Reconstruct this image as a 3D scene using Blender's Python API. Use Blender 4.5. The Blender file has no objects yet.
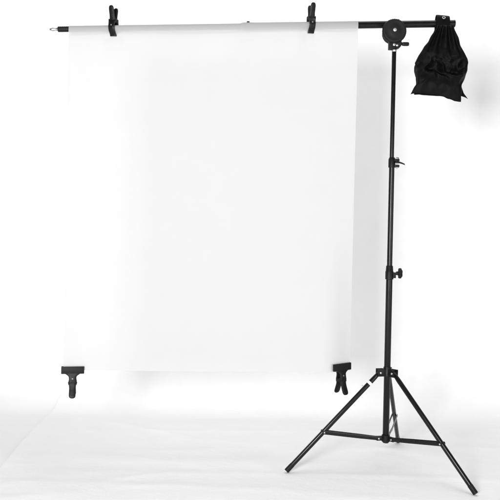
import bpy, bmesh, math, random
from mathutils import Vector, Matrix, noise
random.seed(4)
S = bpy.context.scene
COL = S.collection
PI = math.pi
V = Vector

# ------------------------------------------------------------------ helpers
def ring_ellipse(c, a, b, n=16, p=2.0):
    """superellipse ring round c spanned by vectors a and b (p=2 round, larger = boxier)"""
    out = []
    for i in range(n):
        t = 2 * PI * (i + .5) / n
        ct, st = math.cos(t), math.sin(t)
        k = (abs(ct) ** p + abs(st) ** p) ** (-1 / p)
        out.append(V(c) + V(a) * (ct * k) + V(b) * (st * k))
    return out

def loft(bm, rings, cap=True):
    vs = [[bm.verts.new(p) for p in r] for r in rings]
    n = len(vs[0])
    for r0, r1 in zip(vs, vs[1:]):
        for i in range(n):
            bm.faces.new((r0[i], r0[(i + 1) % n], r1[(i + 1) % n], r1[i]))
    if cap:
        bm.faces.new(list(reversed(vs[0])))
        bm.faces.new(vs[-1])

def basis(d):
    d = V(d).normalized()
    u = d.cross(V((0, 0, 1)))
    if u.length < 1e-4:
        u = V((1, 0, 0))
    u.normalize()
    return u, u.cross(d).normalized()

def lathe(bm, o, d, prof, n=28):
    """prof: list of (distance along d, radius)"""
    u, w = basis(d)
    d = V(d).normalized()
    loft(bm, [ring_ellipse(V(o) + d * t, u * r, w * r, n) for t, r in prof])

def rod(bm, a, b, r, n=24, ch=.0015, r2=None):
    a, b = V(a), V(b)
    L = (b - a).length
    r2 = r if r2 is None else r2
    ch = min(ch, r * .4, L * .2)
    lathe(bm, a, b - a, [(0, r - ch), (ch, r), (L - ch, r2), (L, r2 - ch)], n)

def wire(bm, pts, r, n=8):
    pts = [V(p) for p in pts]
    rings = []
    ref = None
    for i, p in enumerate(pts):
        d = (pts[min(i + 1, len(pts) - 1)] - pts[max(i - 1, 0)]).normalized()
        if ref is None:
            ref, _ = basis(d)
        ref = (ref - d * ref.dot(d)).normalized()
        rings.append(ring_ellipse(p, ref * r, d.cross(ref) * r, n))
    loft(bm, rings)

def bevel_box(bm, c, ax, ay, az, ch=.0015):
    """box of half-vectors ax, ay, az with softened edges"""
    ax, ay, az = V(ax), V(ay), V(az)
    tmp = bmesh.new()
    bmesh.ops.create_cube(tmp, size=2)
    M = Matrix(((ax.x, ay.x, az.x, c[0]), (ax.y, ay.y, az.y, c[1]), (ax.z, ay.z, az.z, c[2]), (0, 0, 0, 1)))
    bmesh.ops.transform(tmp, matrix=M, verts=tmp.verts)
    bmesh.ops.bevel(tmp, geom=tmp.edges[:], offset=ch, segments=2, affect='EDGES', profile=.6)
    me = bpy.data.meshes.new('tmp')
    tmp.to_mesh(me); tmp.free()
    bm.from_mesh(me)
    bpy.data.meshes.remove(me)

def smooth_path(pts, k=6):
    """Catmull-Rom through tuples of any length"""
    out = []
    n = len(pts)
    for i in range(n - 1):
        p0, p1, p2, p3 = pts[max(i - 1, 0)], pts[i], pts[i + 1], pts[min(i + 2, n - 1)]
        for j in range(k):
            t = j / k
            out.append(tuple(.5 * (2 * b + (c - a) * t + (2 * a - 5 * b + 4 * c - d) * t * t + (3 * b - a - 3 * c + d) * t ** 3)
                             for a, b, c, d in zip(p0, p1, p2, p3)))
    out.append(tuple(pts[-1]))
    return out

def band(bm, pts, p=4.0, n=20, k=6):
    """strip in the local YZ plane, width along X: pts = (y, z, half width, half thickness)"""
    q = smooth_path(pts, k)
    rings = []
    for i, (y, z, hw, ht) in enumerate(q):
        a, b = q[max(i - 1, 0)], q[min(i + 1, len(q) - 1)]
        d = V((0, b[0] - a[0], b[1] - a[1])).normalized()
        nrm = V((0, -d.z, d.y))
        rings.append(ring_ellipse((0, y, z), V((hw, 0, 0)), nrm * ht, n, p))
    loft(bm, rings)

def obj(name, bm, mat, parent=None, sharp=38, smooth=True, label=None):
    bmesh.ops.recalc_face_normals(bm, faces=bm.faces)
    for f in bm.faces:
        f.smooth = smooth
    ca = math.radians(sharp)
    for e in bm.edges:
        if len(e.link_faces) == 2 and e.calc_face_angle(0) > ca:
            e.smooth = False
    me = bpy.data.meshes.new(name)
    bm.to_mesh(me); bm.free()
    me.materials.append(mat)
    o = bpy.data.objects.new(name, me)
    COL.objects.link(o)
    if parent is not None:
        o.parent = parent
    if label:
        o['label'] = label
    return o

def thing(name, label, cat, loc=(0, 0, 0), group=None):
    o = bpy.data.objects.new(name, None)
    o.empty_display_size = .05
    COL.objects.link(o)
    o.location = loc
    o['label'] = label; o['category'] = cat
    if group:
        o['group'] = group
    return o

def B():
    return bmesh.new()

# ------------------------------------------------------------------ materials
def mat(name, col, rough, metal=0, spec=.5, noise_scale=None, col2=None, rough2=None, bump=0, bump_scale=200, sheen=0):
    m = bpy.data.materials.new(name)
    m.use_nodes = True
    nt = m.node_tree
    p = nt.nodes['Principled BSDF']
    p.inputs['Base Color'].default_value = (*col, 1)
    p.inputs['Roughness'].default_value = rough
    p.inputs['Metallic'].default_value = metal
    p.inputs['Specular IOR Level'].default_value = spec
    if sheen:
        p.inputs['Sheen Weight'].default_value = sheen
        p.inputs['Sheen Roughness'].default_value = .4
    tc = nt.nodes.new('ShaderNodeTexCoord')
    if noise_scale:
        nz = nt.nodes.new('ShaderNodeTexNoise')
        nz.inputs['Scale'].default_value = noise_scale
        nz.inputs['Detail'].default_value = 6
        nt.links.new(tc.outputs['Object'], nz.inputs['Vector'])
        if col2:
            mx = nt.nodes.new('ShaderNodeMix'); mx.data_type = 'RGBA'
            mx.inputs['A'].default_value = (*col, 1); mx.inputs['B'].default_value = (*col2, 1)
            nt.links.new(nz.outputs['Fac'], mx.inputs['Factor'])
            nt.links.new(mx.outputs['Result'], p.inputs['Base Color'])
        if rough2 is not None:
            mr = nt.nodes.new('ShaderNodeMapRange')
            mr.inputs['From Min'].default_value = .3; mr.inputs['From Max'].default_value = .7
            mr.inputs['To Min'].default_value = rough; mr.inputs['To Max'].default_value = rough2
            nt.links.new(nz.outputs['Fac'], mr.inputs['Value'])
            nt.links.new(mr.outputs['Result'], p.inputs['Roughness'])
    if bump:
        nb = nt.nodes.new('ShaderNodeTexNoise')
        nb.inputs['Scale'].default_value = bump_scale
        nb.inputs['Detail'].default_value = 5
        nt.links.new(tc.outputs['Object'], nb.inputs['Vector'])
        bp = nt.nodes.new('ShaderNodeBump')
        bp.inputs['Strength'].default_value = bump
        bp.inputs['Distance'].default_value = .002
        nt.links.new(nb.outputs['Fac'], bp.inputs['Height'])
        nt.links.new(bp.outputs['Normal'], p.inputs['Normal'])
    return m

M_paint = mat('black_powder_coat', (.0035, .0035, .004), .26, spec=.28, noise_scale=35, col2=(.005, .005, .005), rough2=.34, bump=.025, bump_scale=900)
M_leg = mat('black_leg_paint', (.0035, .0035, .004), .24, spec=.32, noise_scale=30, col2=(.005, .005, .005), rough2=.32, bump=.02, bump_scale=700)
M_plastic = mat('black_moulded_plastic', (.003, .003, .003), .32, spec=.2, noise_scale=60, col2=(.008, .008, .008), rough2=.5, bump=.25, bump_scale=700)
M_char = mat('charcoal_plastic', (.007, .007, .0072), .5, spec=.16, noise_scale=40, col2=(.010, .010, .0102), rough2=.6, bump=.3, bump_scale=600)
M_rubber = mat('black_rubber', (.006, .006, .006), .5, spec=.2, noise_scale=60, col2=(.008, .008, .008), bump=.3, bump_scale=500)
M_alu = mat('brushed_aluminium', (.36, .36, .365), .42, metal=.6, noise_scale=25, col2=(.30, .30, .305), rough2=.52, bump=.1, bump_scale=300)
M_steel = mat('bright_steel', (.46, .46, .46), .40, metal=.9, noise_scale=60, rough2=.5)
M_gun = mat('dull_steel', (.20, .20, .20), .42, metal=.8, noise_scale=60, rough2=.55)
M_white = mat('white_tape', (.82, .82, .81), .5, noise_scale=60, col2=(.75, .75, .74))
M_cloth = mat('black_cloth', (.002, .002, .002), .52, spec=.08, noise_scale=45, col2=(.003, .003, .003), bump=.3, bump_scale=900)

def sheet_material():
    m = bpy.data.materials.new('white_translucent_fabric')
    m.use_nodes = True
    nt = m.node_tree
    nt.nodes.clear()
    out = nt.nodes.new('ShaderNodeOutputMaterial')
    d = nt.nodes.new('ShaderNodeBsdfDiffuse'); t = nt.nodes.new('ShaderNodeBsdfTranslucent')
    mx = nt.nodes.new('ShaderNodeMixShader')
    mx.inputs[0].default_value = .47
    tc = nt.nodes.new('ShaderNodeTexCoord')
    nz = nt.nodes.new('ShaderNodeTexNoise')
    nz.inputs['Scale'].default_value = 9; nz.inputs['Detail'].default_value = 6
    nt.links.new(tc.outputs['Object'], nz.inputs['Vector'])
    cr = nt.nodes.new('ShaderNodeMix'); cr.data_type = 'RGBA'
    cr.inputs['A'].default_value = (.655, .655, .655, 1); cr.inputs["B"].default_value = (.675, .675, .675, 1)
    nt.links.new(nz.outputs['Fac'], cr.inputs['Factor'])
    for n in (d, t):
        nt.links.new(cr.outputs['Result'], n.inputs['Color'])
    n2 = nt.nodes.new('ShaderNodeTexNoise')
    n2.inputs['Scale'].default_value = 14; n2.inputs['Detail'].default_value = 8
    nt.links.new(tc.outputs['Object'], n2.inputs['Vector'])
    bp = nt.nodes.new('ShaderNodeBump'); bp.inputs['Strength'].default_value = .12; bp.inputs['Distance'].default_value = .004
    nt.links.new(n2.outputs['Fac'], bp.inputs['Height'])
    nt.links.new(bp.outputs['Normal'], d.inputs['Normal'])
    nt.links.new(d.outputs[0], mx.inputs[1]); nt.links.new(t.outputs[0], mx.inputs[2])
    # open weave: part of the light goes straight through between the threads
    tr = nt.nodes.new('ShaderNodeBsdfTransparent')
    m2 = nt.nodes.new('ShaderNodeMixShader')
    m2.inputs[0].default_value = .165
    nt.links.new(mx.outputs[0], m2.inputs[1]); nt.links.new(tr.outputs[0], m2.inputs[2])
    nt.links.new(m2.outputs[0], out.inputs['Surface'])
    return m

def backdrop_material(name, a, b, specks=True):
    m = bpy.data.materials.new(name)
    m.use_nodes = True
    nt = m.node_tree
    p = nt.nodes['Principled BSDF']
    p.inputs['Roughness'].default_value = .8
    p.inputs['Specular IOR Level'].default_value = .2
    tc = nt.nodes.new('ShaderNodeTexCoord')
    mp = nt.nodes.new('ShaderNodeMapping'); mp.inputs['Scale'].default_value = (1.3, 1.7, 1.4)
    nt.links.new(tc.outputs['Object'], mp.inputs['Vector'])
    nz = nt.nodes.new('ShaderNodeTexNoise'); nz.inputs['Scale'].default_value = 3.2; nz.inputs['Detail'].default_value = 9
    nz.inputs['Roughness'].default_value = .6
    nt.links.new(mp.outputs[0], nz.inputs['Vector'])
    mx = nt.nodes.new('ShaderNodeMix'); mx.data_type = 'RGBA'
    mx.inputs['A'].default_value = (*a, 1); mx.inputs['B'].default_value = (*b, 1)
    nt.links.new(nz.outputs['Fac'], mx.inputs['Factor'])
    last = mx.outputs['Result']
    if specks:
        vo = nt.nodes.new('ShaderNodeTexVoronoi'); vo.inputs['Scale'].default_value = 3.1
        nt.links.new(tc.outputs['Object'], vo.inputs['Vector'])
        rp = nt.nodes.new('ShaderNodeValToRGB')
        rp.color_ramp.elements[0].position = .012; rp.color_ramp.elements[0].color = (1, 1, 1, 1)
        rp.color_ramp.elements[1].position = .022; rp.color_ramp.elements[1].color = (0, 0, 0, 1)
        nt.links.new(vo.outputs['Distance'], rp.inputs['Fac'])
        ms = nt.nodes.new('ShaderNodeMix'); ms.data_type = 'RGBA'
        ms.inputs['B'].default_value = (.52, .52, .52, 1)
        nt.links.new(rp.outputs['Color'], ms.inputs['Factor'])
        nt.links.new(last, ms.inputs['A'])
        last = ms.outputs['Result']
    nt.links.new(last, p.inputs['Base Color'])
    n2 = nt.nodes.new('ShaderNodeTexNoise'); n2.inputs['Scale'].default_value = 5; n2.inputs['Detail'].default_value = 10
    n2.inputs['Roughness'].default_value = .65
    nt.links.new(mp.outputs[0], n2.inputs['Vector'])
    bp = nt.nodes.new('ShaderNodeBump'); bp.inputs['Strength'].default_value = .36; bp.inputs['Distance'].default_value = .010
    nt.links.new(n2.outputs['Fac'], bp.inputs['Height'])
    nt.links.new(bp.outputs['Normal'], p.inputs['Normal'])
    return m

M_sheet = sheet_material()
M_back = backdrop_material('white_backdrop_cloth', (.78, .78, .785), (.86, .86, .86))
M_room = backdrop_material('white_studio_paint', (.78, .78, .785), (.86, .86, .86), False)

# ------------------------------------------------------------------ the setting
# studio floor and wall joined by a round cove
bm = B()
rc, yc = .482, .87
pr = [(-7 + i * .5, -.002) for i in range(16)]
pr = [p for p in pr if p[0] < .9] + [(yc + rc * math.sin(i / 14 * PI / 2), -.002 + rc - rc * math.cos(i / 14 * PI / 2)) for i in range(15)] + [(yc + rc, 1.0), (yc + rc, 3), (yc + rc, 5.5)]
vs = [[bm.verts.new((x, y, z)) for x in (-9, -4, -2, 0, 3, 9)] for y, z in pr]
for a, b in zip(vs, vs[1:]):
    for i in range(5):
        bm.faces.new((a[i], a[i + 1], b[i + 1], b[i]))
o = obj('floor', bm, M_room, sharp=180)
o['kind'] = 'structure'

# white cloth sweep: floor, a round cove, then up the wall; its left edge lies on the floor
bm = B()
prof = []
y = -4.2
while y < .87:
    prof.append((y, 0.0)); y += .025
RC = .48
for i in range(15):
    t = i / 14 * PI / 2
    prof.append((.87 + RC * math.sin(t), RC - RC * math.cos(t)))
z = RC + .08
while z < 4.0:
    prof.append((.87 + RC, z)); z += .08
NX = 190
x0, x1 = -1.735, 2.6
WR = [(random.uniform(-1.8, 1.1), random.uniform(-.9, .85), random.gauss(0, .35), random.uniform(.08, .3), random.uniform(.001, .0035)) for _ in range(34)]
grid = []
for (py, pz) in prof:
    row = []
    for i in range(NX + 1):
        s = i / NX
        xl = x0 + (-.012 * math.sin(py * 3.0) if pz == 0 else 0) - .05 * max(0, min(1, (py + .1) / 1.2))
        xl += .22 * min(pz, .5)
        x = xl + (x1 - xl) * s
        nn = noise.noise(V((x * 1.3, py * 2.0, pz * 1.2))) * .5 + .5
        h = .0035 * nn
        # soft creases running across the floor
        for (c, k, am, ph) in ((.30, .05, .004, .3), (-.15, -.04, .0045, 1.7), (.62, .02, .003, 2.2), (-.62, .06, .005, .9), (-.40, -.08, .003, 3.1)):
            dd = (py - c - k * x - .03 * math.sin(x * 2.3 + ph)) / .028
            h += .8 * am * math.exp(-dd * dd) * (.5 + .5 * math.sin(x * 1.7 + ph))
        # short random wrinkles
        for (wx, wy, wa, wl, wh) in WR:
            du = (x - wx) * math.cos(wa) + (py - wy) * math.sin(wa)
            dv = -(x - wx) * math.sin(wa) + (py - wy) * math.cos(wa) + .08 * du * du
            if abs(du) < wl * 2 and abs(dv) < .08:
                h += wh * math.exp(-(du / wl) ** 2 - (dv / .022) ** 2)
        # lifted rim along the left edge
        h += .004 * math.exp(-((x - xl) / .03) ** 2) * max(0, 1 - pz * 7)
        # the stand presses the cloth down flat where its feet are
        for fx, fy in ((-.452, -.0945), (.308, -.345), (.144, .439)):
            h *= 1 - math.exp(-(((x - fx) ** 2 + (py - fy) ** 2) / .06 ** 2))
        if pz == 0:
            p = V((x, py, h))
        else:
            t = min(1, math.atan2(max(py - .87, 0), max(RC - pz, 1e-6)) / (PI / 2)) if pz < RC else 1
            p = V((x, py - h * math.sin(t * PI / 2), pz + h * math.cos(t * PI / 2)))
        row.append(bm.verts.new(p))
    grid.append(row)
for a, b in zip(grid, grid[1:]):
    for i in range(NX):
        bm.faces.new((a[i], a[i + 1], b[i + 1], b[i]))
o = obj('backdrop', bm, M_back, sharp=180)
o['kind'] = 'structure'

# ------------------------------------------------------------------ boom stand
stand = thing('boom_stand', 'tall black tripod stand with a long boom arm clamped across its top', 'boom stand')
HH, HS, RF, RH = .4445, .140, .4760, .032      # hinge height, spreader height, foot circle, hinge offset
TS = .600
PHI = math.radians(191.8)
M_p = M_paint

bm = B(); lathe(bm, (0, 0, .118), (0, 0, 1), [(0, .0125), (.003, .0148), (.760, .0148), (.790, .0150), (.792, .0145)])
obj('lower_pole', bm, M_p, stand)
bm = B(); lathe(bm, (0, 0, .90), (0, 0, 1), [(0, .0122), (.51, .0122)])
obj('middle_pole', bm, M_p, stand)
bm = B(); lathe(bm, (-.001, 0, 1.40), (0, 0, 1), [(0, .0098), (.505, .0098), (.508, .0090)])
obj('upper_pole', bm, M_p, stand)
bm = B(); lathe(bm, (-.001, 0, 1.905), (0, 0, 1), [(0, .0102), (.001, .0108), (.008, .0108), (.009, .0100)])
obj('pole_ferrule', bm, M_steel, stand)

# upper lock: split collar with two ears, a bolt and a lever
col = B()
lathe(col, (0, 0, 1.379), (0, 0, 1), [(0, .0142), (.002, .0158), (.038, .0158), (.041, .0140), (.046, .0128)])
bevel_box(col, (.0215, -.002, 1.413), (.011, 0, 0), (0, .011, 0), (0, 0, .0055))
bevel_box(col, (.0215, -.002, 1.386), (.011, 0, 0), (0, .011, 0), (0, 0, .0055))
collar = obj('locking_collar', col, M_plastic, stand)
bm = B(); rod(bm, (.0235, -.002, 1.375), (.0235, -.002, 1.424), .0048); lathe(bm, (.0235, -.002, 1.4195), (0, 0, 1), [(0, .0075), (.004, .0078), (.007, .006)], 6)
obj('bolt', bm, M_steel, collar)
bm = B()
loft(bm, [ring_ellipse((.012 + t * .043, -.0145 - .003 * t, 1.404 - .011 * t * t), (0, .0055 - .001 * t, 0), (0, 0, .0052 * (1 - .45 * t)), 14, 3) for t in (0, .1, .3, .5, .7, .85, .95, 1)])
obj('lever', bm, M_plastic, collar)

# lower lock: collar with a winged knob on a screw
col = B()
lathe(col, (0, 0, .868), (0, 0, 1), [(0, .0160), (.002, .0186), (.036, .0186), (.039, .0170), (.060, .0158), (.064, .0136)])
bevel_box(col, (.021, 0, .888), (.008, 0, 0), (0, .009, 0), (0, 0, .013))
collar = obj('locking_collar', col, M_plastic, stand)
bm = B(); rod(bm, (.018, 0, .897), (.045, 0, .897), .0052)
obj('screw', bm, M_steel, collar)
bm = B()
rings = []
for t, k in ((.0, .55), (.002, .9), (.005, 1), (.013, 1), (.016, .9), (.018, .6)):
    rr = []
    for i in range(48):
        a = 2 * PI * i / 48
        r = k * (.0205 + .0042 * math.cos(5 * a))
        rr.append(V((.040 + t, r * math.cos(a), .897 + r * math.sin(a))))
    rings.append(rr)
loft(bm, rings)
lathe(bm, (.030, 0, .897), (1, 0, 0), [(0, .008), (.012, .0095)])
obj('knob', bm, M_char, collar)

# tripod collar with three clevises
axes = [V((math.cos(PHI + k * 2 * PI / 3), math.sin(PHI + k * 2 * PI / 3), 0)) for k in range(3)]
bm = B()
lathe(bm, (0, 0, HH - .021), (0, 0, 1), [(0, .0175), (.002, .0195), (.034, .0195), (.037, .0182), (.044, .0168)])
riv = []
for a in axes:
    t = V((-a.y, a.x, 0))
    for s in (-1, 1):
        bevel_box(bm, a * .0335 + t * (s * .0125) + V((0, 0, HH - .002)), a * .017, t * .0022, V((0, 0, .017)), .001)
    riv.append((a * .037 + V((0, 0, HH - .002)), t))
hub = obj('tripod_collar', bm, M_plastic, stand)
for c, t in riv:
    bm = B()
    lathe(bm, c - t * .0185, t, [(0, .0025), (.0015, .0046), (.0035, .005), (.0337, .005), (.0355, .0046), (.037, .0025)], 16)
    obj('rivet', bm, M_steel, hub)

# spreader collar
bm = B()
lathe(bm, (0, 0, HS - .017), (0, 0, 1), [(0, .0165), (.002, .0190), (.030, .0190), (.032, .0172)])
riv = []
for a in axes:
    t = V((-a.y, a.x, 0))
    bevel_box(bm, a * .030 + V((0, 0, HS)), a * .015, t * .0048, V((0, 0, .0105)), .001)
    riv.append((a * .037 + V((0, 0, HS)), t))
shub = obj('spreader_collar', bm, M_plastic, stand)
for c, t in riv:
    bm = B()
    lathe(bm, c - t * .0125, t, [(0, .002), (.0012, .0040), (.0025, .0042), (.0225, .0042), (.0238, .0040), (.025, .002)], 14)
    obj('rivet', bm, M_steel, shub)

for k, a in enumerate(axes):
    t = V((-a.y, a.x, 0))
    top = a * .037 + V((0, 0, HH - .002))
    foot = a * RF
    d = (foot - top).normalized()
    nrm = d.cross(t).normalized()
    L = (foot - top).length
    bm = B()
    # flattened tube, pinched to a tongue at the hinge
    rings = []
    for s, ra, rb in ((-.012, .007, .004), (-.009, .0092, .0065), (.022, .0098, .0075), (.040, .0104, .0100), (L - .036, .0104, .0100), (L - .034, .0098, .0094)):
        rings.append(ring_ellipse(top + d * s, nrm * ra, t * rb, 26, 2.4))
    loft(bm, rings)
    leg = obj('leg', bm, M_leg, stand, label='tripod leg with a white band near its hinge' if k == 0 else None)
    bm = B()
    rings = []
    rr = .0112
    e = foot - d * ((rr * abs(nrm.z) - .0004) / abs(d.z))
    for q, r in ((-.040, .0100), (-.039, .0111), (-.004, .0112), (-.001, .0110), (0, .0104)):
        rings.append(ring_ellipse(e + d * q, nrm * r, t * r * .97, 24, 2.4))
    loft(bm, rings)
    obj('rubber_foot', bm, M_rubber, leg)
    if k == 0:
        bm = B()
        c = top + d * .068
        loft(bm, [ring_ellipse(c + d * s, nrm * r, t * (r - .0004), 26, 2.4) for s, r in ((-.0065, .0108), (-.0060, .0117), (.0060, .0117), (.0065, .0108))])
        obj('white_band', bm, M_white, leg)
    # spreader: two flat straps either side of the leg
    j = (a * RH + V((0, 0, HH))) * (1 - TS) + foot * TS
    c0 = a * .037 + V((0, 0, HS))
    sd = (j - c0).normalized()
    sn = sd.cross(t).normalized()
    bm = B()
    for sg in (-1, 1):
        rings = []
        for s in (-.006, -.005, .0, .03, .06):
            rings.append((s, .0082, .0082))
        q = [(-.010, .0045, .0075), (-.0045, .007, .0075), (-.005, .0082, .0075), (.03, .0082, .0078), (.09, .0082, .0118), ((j - c0).length - .03, .0082, .0128), ((j - c0).length + .004, .0082, .0128), ((j - c0).length + .008, .007, .0128), ((j - c0).length + .0095, .0045, .0128)]
        loft(bm, [ring_ellipse(c0 + sd * s + t * (sg * off), sn * hw, t * .0015, 16, 5) for s, hw, off in q])
    sp = obj('spreader', bm, M_leg, stand)
    bm = B()
    lathe(bm, j - t * .0165, t, [(0, .002), (.0012, .0038), (.0022, .0042), (.0308, .0042), (.0318, .0038), (.033, .002)], 14)
    obj('rivet', bm, M_steel, sp)

# pivot head between pole and boom
BY = .025
SL = .0335
bz = lambda x: 2.0365 + SL * x
bm = B()
bevel_box(bm, (-.014, 0, 1.941), (.013, 0, 0), (0, .015, 0), (0, 0, .026), .002)
lathe(bm, (-.004, 0, 1.914), (0, 0, 1), [(0, .0128), (.002, .0142), (.045, .0142)])
bevel_box(bm, (-.002, .012, 1.985), (.014, 0, 0), (0, .010, 0), (0, 0, .035), .003)
lathe(bm, (.010, -.021, 1.940), (0, 1, 0), [(0, .017), (.003, .0205), (.036, .0205), (.040, .017)])
head = obj('pivot_head', bm, M_char, stand)
bm = B()
lathe(bm, (-.004, -.0165, 1.934), (0, -1, 0), [(0, .0075), (.004, .007), (.005, .004)], 6)
lathe(bm, (.008, -.0205, 1.930), (0, -1, 0), [(0, .0055), (.003, .005), (.004, .003)], 12)
obj('screw_head', bm, M_steel, head)
bm = B()
rod(bm, (.026, -.004, 1.9405), (.036, -.004, 1.9405), .0035)
lathe(bm, (.033, -.004, 1.9405), (1, 0, .01), [(0, .0068), (.003, .0082), (.012, .0092), (.026, .0090), (.031, .0074), (.032, .005)])
obj('lever_knob', bm, M_plastic, head)
DC = V((-.006, -.012, 1.994))
bm = B()
rings = []
prof = ((-.002, .045), (0, .0525), (.003, .0545), (.012, .0545), (.017, .0525), (.020, .049), (.0205, .044), (.0195, .040), (.0195, .024), (.0215, .021), (.0225, .017))
for t, r in prof:
    rr = []
    for i in range(144):
        a = 2 * PI * i / 144
        kn = .0006 * math.cos(36 * a) if r > .0515 else 0
        rr.append(DC + V(((r + kn) * math.cos(a), -t, (r + kn) * math.sin(a))))
    rings.append(rr)
loft(bm, rings)
disc = obj('tilt_knob', bm, M_char, stand)
bm = B()
lathe(bm, DC + V((0, -.0195, .002)), (0, -1, 0), [(0, .0085), (.004, .0085), (.006, .0075), (.007, .004)], 20)
obj('bolt', bm, M_steel, disc)
bm = B()
lathe(bm, (-.002, .047, 2.000), (0, 1, 0), [(0, .040), (.003, .046), (.012, .046), (.017, .042), (.018, .035)], 40)
lathe(bm, (-.003, -.012, 1.996), (0, 1, 0), [(0, .007), (.060, .007)])
bevel_box(bm, (.002, BY, 2.0365), (.020, 0, .020 * SL), (0, .022, 0), (-.0188 * SL, 0, .0188), .003)
obj('boom_clamp', bm, M_char, stand)

def bp(x, dy=0, dz=0):
    return V((x, BY + dy, bz(x) + dz))
bd = V((1, 0, SL)).normalized()
bm = B()
lathe(bm, bp(-.166), bd, [(0, .0145), (.001, .0163), (.440, .0163), (.4405, .0168), (.444, .0168), (.4455, .0155)], 32)
arm = obj('boom_arm', bm, M_p, stand)
bm = B(); rod(bm, bp(-.672), bp(-.165), .0158, 32)
obj('inner_tube', bm, M_paint, arm)
bm = B(); rod(bm, bp(-1.487), bp(-.66), .0126, 32)
obj('inner_tube', bm, M_paint, arm)
bm = B()
lathe(bm, bp(-.692), bd, [(0, .0135), (.002, .0165), (.030, .0172), (.044, .0172), (.047, .0162)], 32)
lathe(bm, bp(-.668, 0, .0165), (0, 0, 1), [(0, .007), (.006, .007), (.007, .005)], 12)
obj('tube_lock', bm, M_plastic, arm)
bm = B()
pr = [(0, .0105), (.002, .0126)]
for i in range(5):
    x = .006 + i * .0095
    pr += [(x, .0127), (x + .001, .0119), (x + .0025, .0119), (x + .0035, .0127)]
pr += [(.052, .0126), (.054, .011)]
lathe(bm, bp(-1.539), bd, pr, 28)
obj('grip', bm, M_rubber, arm)
bm = B()
lathe(bm, bp(-1.577), bd, [(0, .0025), (.002, .0045), (.008, .0055), (.010, .0075), (.020, .0080), (.024, .0055), (.030, .0058), (.039, .0085)], 20)
obj('spigot', bm, M_steel, arm)

# ------------------------------------------------------------------ white sheet
SY = BY - .012
XL, XR = -1.487, -.1655
def tube_r(x):
    k = max(0, min(1, (x + .705) / .02))
    r = .0126 + (.0158 - .0126) * k * k * (3 - 2 * k)
    return max(r, .0172 * math.exp(-((x + .668) / .05) ** 4)) + .0016
def sheet_bot(x):
    t = (x - XL) / (XR - XL)
    return .4195 + .023 * t - .003 * math.sin(PI * t)
TOPCLIPS = (-1.285, -.3795)
def pinch(x, z):
    """how far the cloth is squeezed flat under a boom clip at this point"""
    dz = bz(x) - z
    t = max(0, min(1, (dz - .010) / .011))
    t = t * t * (3 - 2 * t) * math.exp(-max(0, dz - .036) / .07)
    return max(math.exp(-max(0, abs(x - c) - .014) ** 2 / .03 ** 2) for c in TOPCLIPS) * t
def off_tube(x, z):
    dz = bz(x) - z
    r = tube_r(x)
    return math.sqrt(max(0, r * r - dz * dz))
bm = B()
nx, nz = 132, 120
g = []
rows = [('back', t) for t in (0, .15, .3, .45, .6, .75, .9)] + [('arc', t / 14) for t in range(15)] + [('front', t / nz) for t in range(1, nz + 1)]
for kind, t in rows:
    row = []
    for i in range(nx + 1):
        s = i / nx
        x = XL + (XR - XL) * s
        r = tube_r(x)
        if kind == 'back':
            # hem hanging behind the boom
            z = bz(x) - .024 + .024 * t + .003 * math.sin(x * 9) * (1 - t)
            y = BY + max(r * (1 - pinch(x, z)), off_tube(x, z)) + .001 * noise.noise(V((x * 20, 0, z * 20)))
        elif kind == 'arc':
            a = PI * t
            y = BY + r * math.cos(a)
            z = bz(x) + r * math.sin(a)
        else:
            z = bz(x) * (1 - t) + sheet_bot(x) * t
            low = max(0, min(1, (bz(x) - z - .02) / .25))
            base = (BY - r) * (1 - low) + SY * low
            y = base + low * (.003 * noise.noise(V((x * 1.6, 0, z * .6))) + .004 * t * math.sin(s * 5.2 + .6))
            for cx, am in ((TOPCLIPS[0], .0035), (TOPCLIPS[1], .0025)):
                dx = x - cx
                d_ = max(.02, bz(cx) - .03 - z)
                y += am * math.exp(-(d_ / .20)) * math.sin(7 * math.atan2(dx, d_)) * (1 - math.exp(-(dx * dx + d_ * d_) / .006)) * low
            p = pinch(x, z)
            y = BY - max((BY - y) * (1 - p), off_tube(x, z)) if bz(x) - z < .25 else y
            for cx, cz in ((-1.4427, .422), (-.2085, .460)):
                w = math.exp(-(((x - cx) / .06) ** 2 + ((z - cz) / .03) ** 2))
                y = y * (1 - w) + SY * w
            # the two bottom corners turn with their clips
            for cx, cz, an in ((-1.4427, .42, 11), (-.2085, .46, 34)):
                dx = x - cx
                y += math.tan(math.radians(an)) * dx * math.exp(-(dx / .13) ** 2) * math.exp(-((z - cz) / .5) ** 2)
        row.append(bm.verts.new((x + (.004 * math.sin(z * 4) - .004 * math.sin(8)) * (1 if s < .5 else .3), y, z)))
    g.append(row)
for a, b in zip(g, g[1:]):
    for i in range(nx):
        bm.faces.new((a[i], a[i + 1], b[i + 1], b[i]))
o = obj('white_sheet', bm, M_sheet, sharp=180)
o['label'] = 'plain white translucent fabric sheet draped over the boom and hanging flat'
o['category'] = 'sheet'

# ------------------------------------------------------------------ clips
GRP = 'black spring clips on the white sheet'
def spring(bm, z, r, wx):
    pts = []
    for i in range(97):
        t = i / 96
        a = t * 6 * 2 * PI
        pts.append((-wx + 2 * wx * t, r * math.cos(a), z + r * math.sin(a)))
    wire(bm, pts, .0012, 6)

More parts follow.
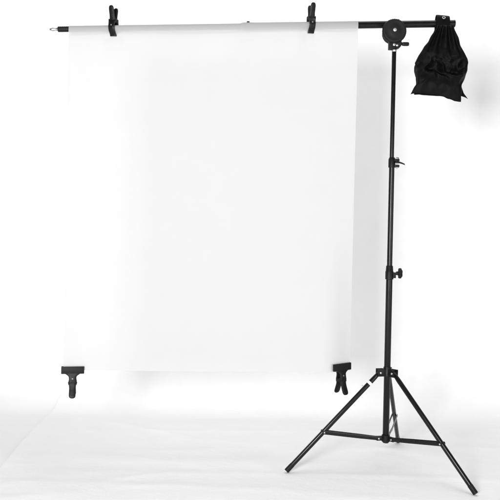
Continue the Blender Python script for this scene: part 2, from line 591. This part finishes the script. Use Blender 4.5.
def clip(label, loc, rot, wide):
    c = thing('spring_clip', label, 'clip', loc, GRP)
    c.rotation_euler = rot
    for sg in (-1, 1):
        bm = B()
        if wide:
            band(bm, [(sg * .013, -.006, .0165, .0045), (sg * .014, .010, .0155, .0050), (sg * .0175, .024, .0145, .0055), (sg * .0235, .040, .0150, .0055), (sg * .029, .054, .0150, .0050),
                      (sg * .0315, .061, .0125, .0042), (sg * .0325, .0645, .0075, .0030), (sg * .0328, .0655, .003, .0015)], 3.5)
        else:
            band(bm, [(sg * .010, -.006, .0150, .0040), (sg * .011, .007, .0135, .0045), (sg * .0145, .022, .0118, .0050), (sg * .0190, .039, .0118, .0050), (sg * .0228, .053, .0112, .0048),
                      (sg * .0247, .061, .0090, .0040), (sg * .0254, .0642, .0055, .0028), (sg * .0257, .0652, .002, .0012)], 3.5)
        h = obj('handle', bm, M_plastic, c)
        # moulded grip ribs on the outside of the handle
        bm = B()
        if wide:
            for q in range(5):
                zz = .030 + q * .0055
                yy = sg * (.0175 + (zz - .024) * .385 + .0048)
                rod(bm, (-.0115, yy, zz), (.0115, yy, zz), .0013, 8)
        else:
            for q in range(5):
                zz = .028 + q * .0055
                yy = sg * (.0145 + (zz - .022) * .262 + .0046)
                rod(bm, (-.0045, yy, zz), (.0085, yy, zz), .0013, 8)
        obj('grip_rib', bm, M_plastic, h)
        bm = B()
        if wide:
            band(bm, [(sg * .013, .004, .0180, .0040), (sg * .0135, -.004, .0185, .0045), (sg * .0125, -.020, .0165, .0045), (sg * .0105, -.032, .0190, .0042), (sg * .009, -.040, .0290, .0036), (sg * .0085, -.0455, .0370, .0030)], 4)
        else:
            band(bm, [(sg * .010, .004, .0175, .0038), (sg * .0125, -.006, .0180, .0042), (sg * .0205, -.018, .0150, .0040), (sg * .0235, -.032, .0142, .0036), (sg * .0195, -.046, .0142, .0036), (sg * .0095, -.058, .0142, .0036), (sg * .0055, -.066, .0142, .0032), (sg * .0052, -.070, .0138, .0028)], 5)
        jw = obj('jaw', bm, M_plastic, c)
        bm = B()
        if wide:
            bevel_box(bm, (0, sg * .0068, -.0595), (.0515, 0, 0), (0, .0052, 0), (0, 0, .0165), .0022)
            for q in (-.0175, .0175):     # moulded lip along the pad
                bevel_box(bm, (0, sg * .0115, -.0595 + q * .75), (.0490, 0, 0), (0, .0016, 0), (0, 0, .0016), .0007)
            obj('jaw_pad', bm, M_rubber, jw)
        else:
            bevel_box(bm, (0, sg * .0024, -.0645), (.0125, 0, 0), (0, .0016, 0), (0, 0, .0055), .0006)
            obj('jaw_pad', bm, M_rubber, jw)
        # rivet on the outside of the jaw
        bm = B()
        if wide:
            lathe(bm, (0, sg * .0165, -.021), (0, sg, 0), [(0, .0040), (.0015, .0040), (.0024, .0025)], 12)
        else:
            lathe(bm, (0, sg * .0238, -.024), (0, sg, 0), [(0, .0040), (.0025, .0040), (.0036, .0025)], 12)
        obj('rivet', bm, M_gun, jw)
    bm = B()
    wx = .0205 if wide else .0195
    rod(bm, (-wx, 0, 0), (wx, 0, 0), .0040, 14)
    for s in (-1, 1):
        for ys in (-1, 1):      # cheek plates tying pin to both halves
            bevel_box(bm, (s * (wx - .003), ys * .007, 0), (.0012, 0, 0), (0, .0085, 0), (0, 0, .0075), .0006)
    obj('pivot_pin', bm, M_char, c)
    bm = B(); spring(bm, 0, .0062, wx - .006)
    obj('spring', bm, M_gun, c)
    return c

def bloc(x, dz):
    return (x, BY, bz(x) + dz)
clip('black spring clip pinching the sheet onto the boom near its bare black grip end', bloc(-1.285, .034), (0, math.radians(-1), math.radians(-16)), False)
clip('black spring clip pinching the sheet onto the boom, the one closer to the tripod pole', bloc(-.3795, .034), (0, math.radians(1.5), math.radians(13)), False)
clip('black wide-jawed clip on the bottom sheet corner away from the tripod, handles in line', (-1.4445, SY, .3635), (0, PI, math.radians(11)), True)
clip('black wide-jawed clip on the bottom sheet corner beside the tripod, handles splayed apart', (-.2085, SY, .4020), (0, PI + math.radians(-1.5), math.radians(34)), True)

# ------------------------------------------------------------------ counterweight bag
bag = thing('counterweight_bag', 'empty black cloth counterweight bag with pointed corners hanging from the boom end', 'bag', (0, 0, 0))
def poly(pts, t):
    """point at fraction t of a polyline, by arc length"""
    ls = [(V(b) - V(a)).length for a, b in zip(pts, pts[1:])]
    T = sum(ls) * t
    for (a, b), l in zip(zip(pts, pts[1:]), ls):
        if T <= l + 1e-9:
            return V(a).lerp(V(b), max(0, min(1, T / l)))
        T -= l
    return V(pts[-1])

def pouch(name, Lp, Rp, Tp, Bp, ytop, ybot, sgn, seed, flat):
    nu, nv = 90, 110
    bm = B()
    sides = []
    for side in (1, -1):
        g = []
        for j in range(nv + 1):
            row = []
            v = j / nv
            for i in range(nu + 1):
                u = i / nu
                l, r, tt, bb = poly(Lp, v), poly(Rp, v), poly(Tp, u), poly(Bp, u)
                p = l * (1 - u) + r * u + tt * (1 - v) + bb * v - (V(Lp[0]) * (1 - u) * (1 - v) + V(Rp[0]) * u * (1 - v) + V(Lp[-1]) * (1 - u) * v + V(Rp[-1]) * u * v)
                e = (1 - abs(2 * u - 1) ** 3.0) ** .5 if 0 < u < 1 else 0
                ev = min(1, v / .05) ** .5 * max(0, min(1, (1 - v) / .13)) ** .6
                full = .010 + .020 * math.exp(-((v - .66) / .22) ** 2)
                th = full * e * ev
                # gathers fanning down from the strap, slack tucks across the middle, puckers above the hem
                fan = math.sin((u - .5) * 26 + 2.0 * noise.noise(V((u * 3, v * 2, seed))) + seed) * .0085 * math.exp(-((v - .22) / .26) ** 2)
                q = V((p.x * 19 + seed, p.y * 22 + .8 * math.sin(p.x * 30), seed))
                tuck = ((1 - abs(noise.noise(q) * 2.2)) * .032 + (1 - abs(noise.noise(V((p.x * 34, p.y * 26, seed + 9))) * 2.0)) * .010) * math.exp(-((v - .66) / .16) ** 2)
                sag = .014 * math.sin((v - .60) * 38 + 5 * (u - .5) ** 2 * 4) * math.exp(-((v - .70) / .13) ** 2) * (1 - abs(2 * u - 1) ** 2)
                fine = noise.noise(V((p.x * 60, p.y * 45, seed * 2))) * .0032
                wr = (fan + tuck + sag + fine) * e * ev * (1 if side == 1 else .35)
                jit = math.exp(-(min(u, 1 - u) / .08) ** 2) * min(1, v * 4) * (1 - max(0, v - .9) * 10)
                p = p + V((.006 * noise.noise(V((seed, v * 9, u))) * jit, .004 * noise.noise(V((u * 9, seed, 3))) * max(0, v - .8) * 5))
                yc = ytop + (ybot - ytop) * (v ** 1.4)
                off = .0012 + th * (1 if side == 1 else .35) + wr * (1 if side == 1 else .5)
                off = max(off, .0010)
                row.append(bm.verts.new((p.x, yc + sgn * side * off, p.y)))
            g.append(row)
        sides.append(g)
        for a, b in zip(g, g[1:]):
            for i in range(nu):
                bm.faces.new((a[i], a[i + 1], b[i + 1], b[i]))
    f, k = sides
    loopf = [f[0][i] for i in range(nu + 1)] + [f[j][nu] for j in range(1, nv + 1)] + [f[nv][i] for i in range(nu - 1, -1, -1)] + [f[j][0] for j in range(nv - 1, 0, -1)]
    loopk = [k[0][i] for i in range(nu + 1)] + [k[j][nu] for j in range(1, nv + 1)] + [k[nv][i] for i in range(nu - 1, -1, -1)] + [k[j][0] for j in range(nv - 1, 0, -1)]
    n = len(loopf)
    for i in range(n):
        bm.faces.new((loopf[i], loopf[(i + 1) % n], loopk[(i + 1) % n], loopk[i]))
    return obj(name, bm, M_cloth, bag, sharp=75)

Lf = [(.193, 2.032), (.185, 2.010), (.143, 1.943), (.102, 1.872), (.095, 1.856), (.098, 1.815), (.105, 1.784), (.103, 1.765), (.088, 1.735), (.0765, 1.713)]
Rf = [(.266, 2.034), (.272, 2.012), (.300, 1.948), (.330, 1.880), (.335, 1.862), (.330, 1.825), (.321, 1.790), (.312, 1.760), (.308, 1.725), (.307, 1.683)]
Tf = [(.193, 2.032), (.266, 2.034)]
Bf = [(.0765, 1.713), (.100, 1.720), (.135, 1.722), (.180, 1.717), (.215, 1.711), (.250, 1.697), (.278, 1.688), (.307, 1.683)]
pouch('front_pouch', Lf, Rf, Tf, Bf, BY - .024, BY - .030, -1, 1.3, 0)
Lb = [(.196, 2.032), (.185, 2.005), (.150, 1.940), (.110, 1.872), (.106, 1.856), (.108, 1.815), (.112, 1.780), (.110, 1.750), (.106, 1.725)]
Rb = [(.268, 2.034), (.275, 2.010), (.305, 1.945), (.334, 1.878), (.339, 1.862), (.334, 1.825), (.324, 1.790), (.326, 1.768), (.338, 1.738), (.356, 1.711)]
Tb = [(.196, 2.032), (.268, 2.034)]
Bb = [(.106, 1.725), (.160, 1.722), (.220, 1.720), (.280, 1.716), (.322, 1.722), (.356, 1.711)]
pouch('back_pouch', Lb, Rb, Tb, Bb, BY + .024, BY + .034, 1, 4.7, 0)
# strap saddled over the boom, joining the pouches
bm = B()
cx = .2215
path = [(-.026, 2.020), (-.0235, 2.045), (-.019, 2.066), (-.010, 2.077), (0, 2.0795), (.010, 2.077), (.019, 2.066), (.0235, 2.045), (.026, 2.020)]
path = smooth_path(path, 5)
rings = []
for i, (yy, zz) in enumerate(path):
    a, b = path[max(i - 1, 0)], path[min(i + 1, len(path) - 1)]
    d = V((0, b[0] - a[0], b[1] - a[1])).normalized()
    nrm = V((0, -d.z, d.y))
    rings.append(ring_ellipse((cx, BY + yy, zz), V((.0295, 0, -.0025)), nrm * .0022, 20, 6))
loft(bm, rings)
st = obj('strap', bm, M_cloth, bag)
bm = B()
ey = V((.2225, BY - .0225, 2.0655))
pts = [ey + V((.0062 * math.cos(t), 0.0012 + .0035 * math.sin(t), .0050 * math.sin(t))) for t in [2 * PI * i / 24 for i in range(25)]]
wire(bm, pts, .0020, 8)
obj('eyelet', bm, M_steel, st)

# ------------------------------------------------------------------ camera
cam = bpy.data.cameras.new('camera')
cam.sensor_width = 36
cam.lens = 755.63 / 500 * 36
cam.clip_end = 60
co = bpy.data.objects.new('camera', cam)
COL.objects.link(co)
co.matrix_world = Matrix.Translation((-.6397, -3.4547, 1.0485)) @ Matrix.Rotation(PI / 2 - .0167, 4, 'X') @ Matrix.Rotation(.0192, 4, 'Z')
S.camera = co

# ------------------------------------------------------------------ light: one softbox near the camera, two added lamps for fill, white room
w = bpy.data.worlds.new('World')
S.world = w
w.use_nodes = True
w.node_tree.nodes['Background'].inputs['Color'].default_value = (1, 1, 1, 1)
w.node_tree.nodes['Background'].inputs['Strength'].default_value = .10

def area(name, loc, target, sx, sy, power):
    l = bpy.data.lights.new(name, 'AREA')
    l.shape = 'RECTANGLE'; l.size = sx; l.size_y = sy
    l.energy = power
    o = bpy.data.objects.new(name, l)
    COL.objects.link(o)
    o.location = loc
    o.rotation_euler = (V(target) - V(loc)).to_track_quat('-Z', 'Y').to_euler()
    return o
area('key_softbox', (-1.75, -4.3, 1.35), (-.9, .6, 1.2), .95, .95, 248)
area('added_fill_light', (2.6, -3.6, 1.1), (.0, .8, .9), 1.8, 1.8, 66)  # unseen lamp, added to lighten the wall behind the sheet from the right
area('added_overhead_light', (.1, .15, 4.4), (.1, .0, .0), 3.4, 2.2, 70)  # unseen lamp, added overhead to even out the floor on both sides

S.view_settings.view_transform = 'Standard'
S.view_settings.look = 'None'
S.view_settings.exposure = 0
S.view_settings.gamma = 1
S.render.engine = 'CYCLES'
S.cycles.use_denoising = True
S.cycles.max_bounces = 10
S.cycles.diffuse_bounces = 5
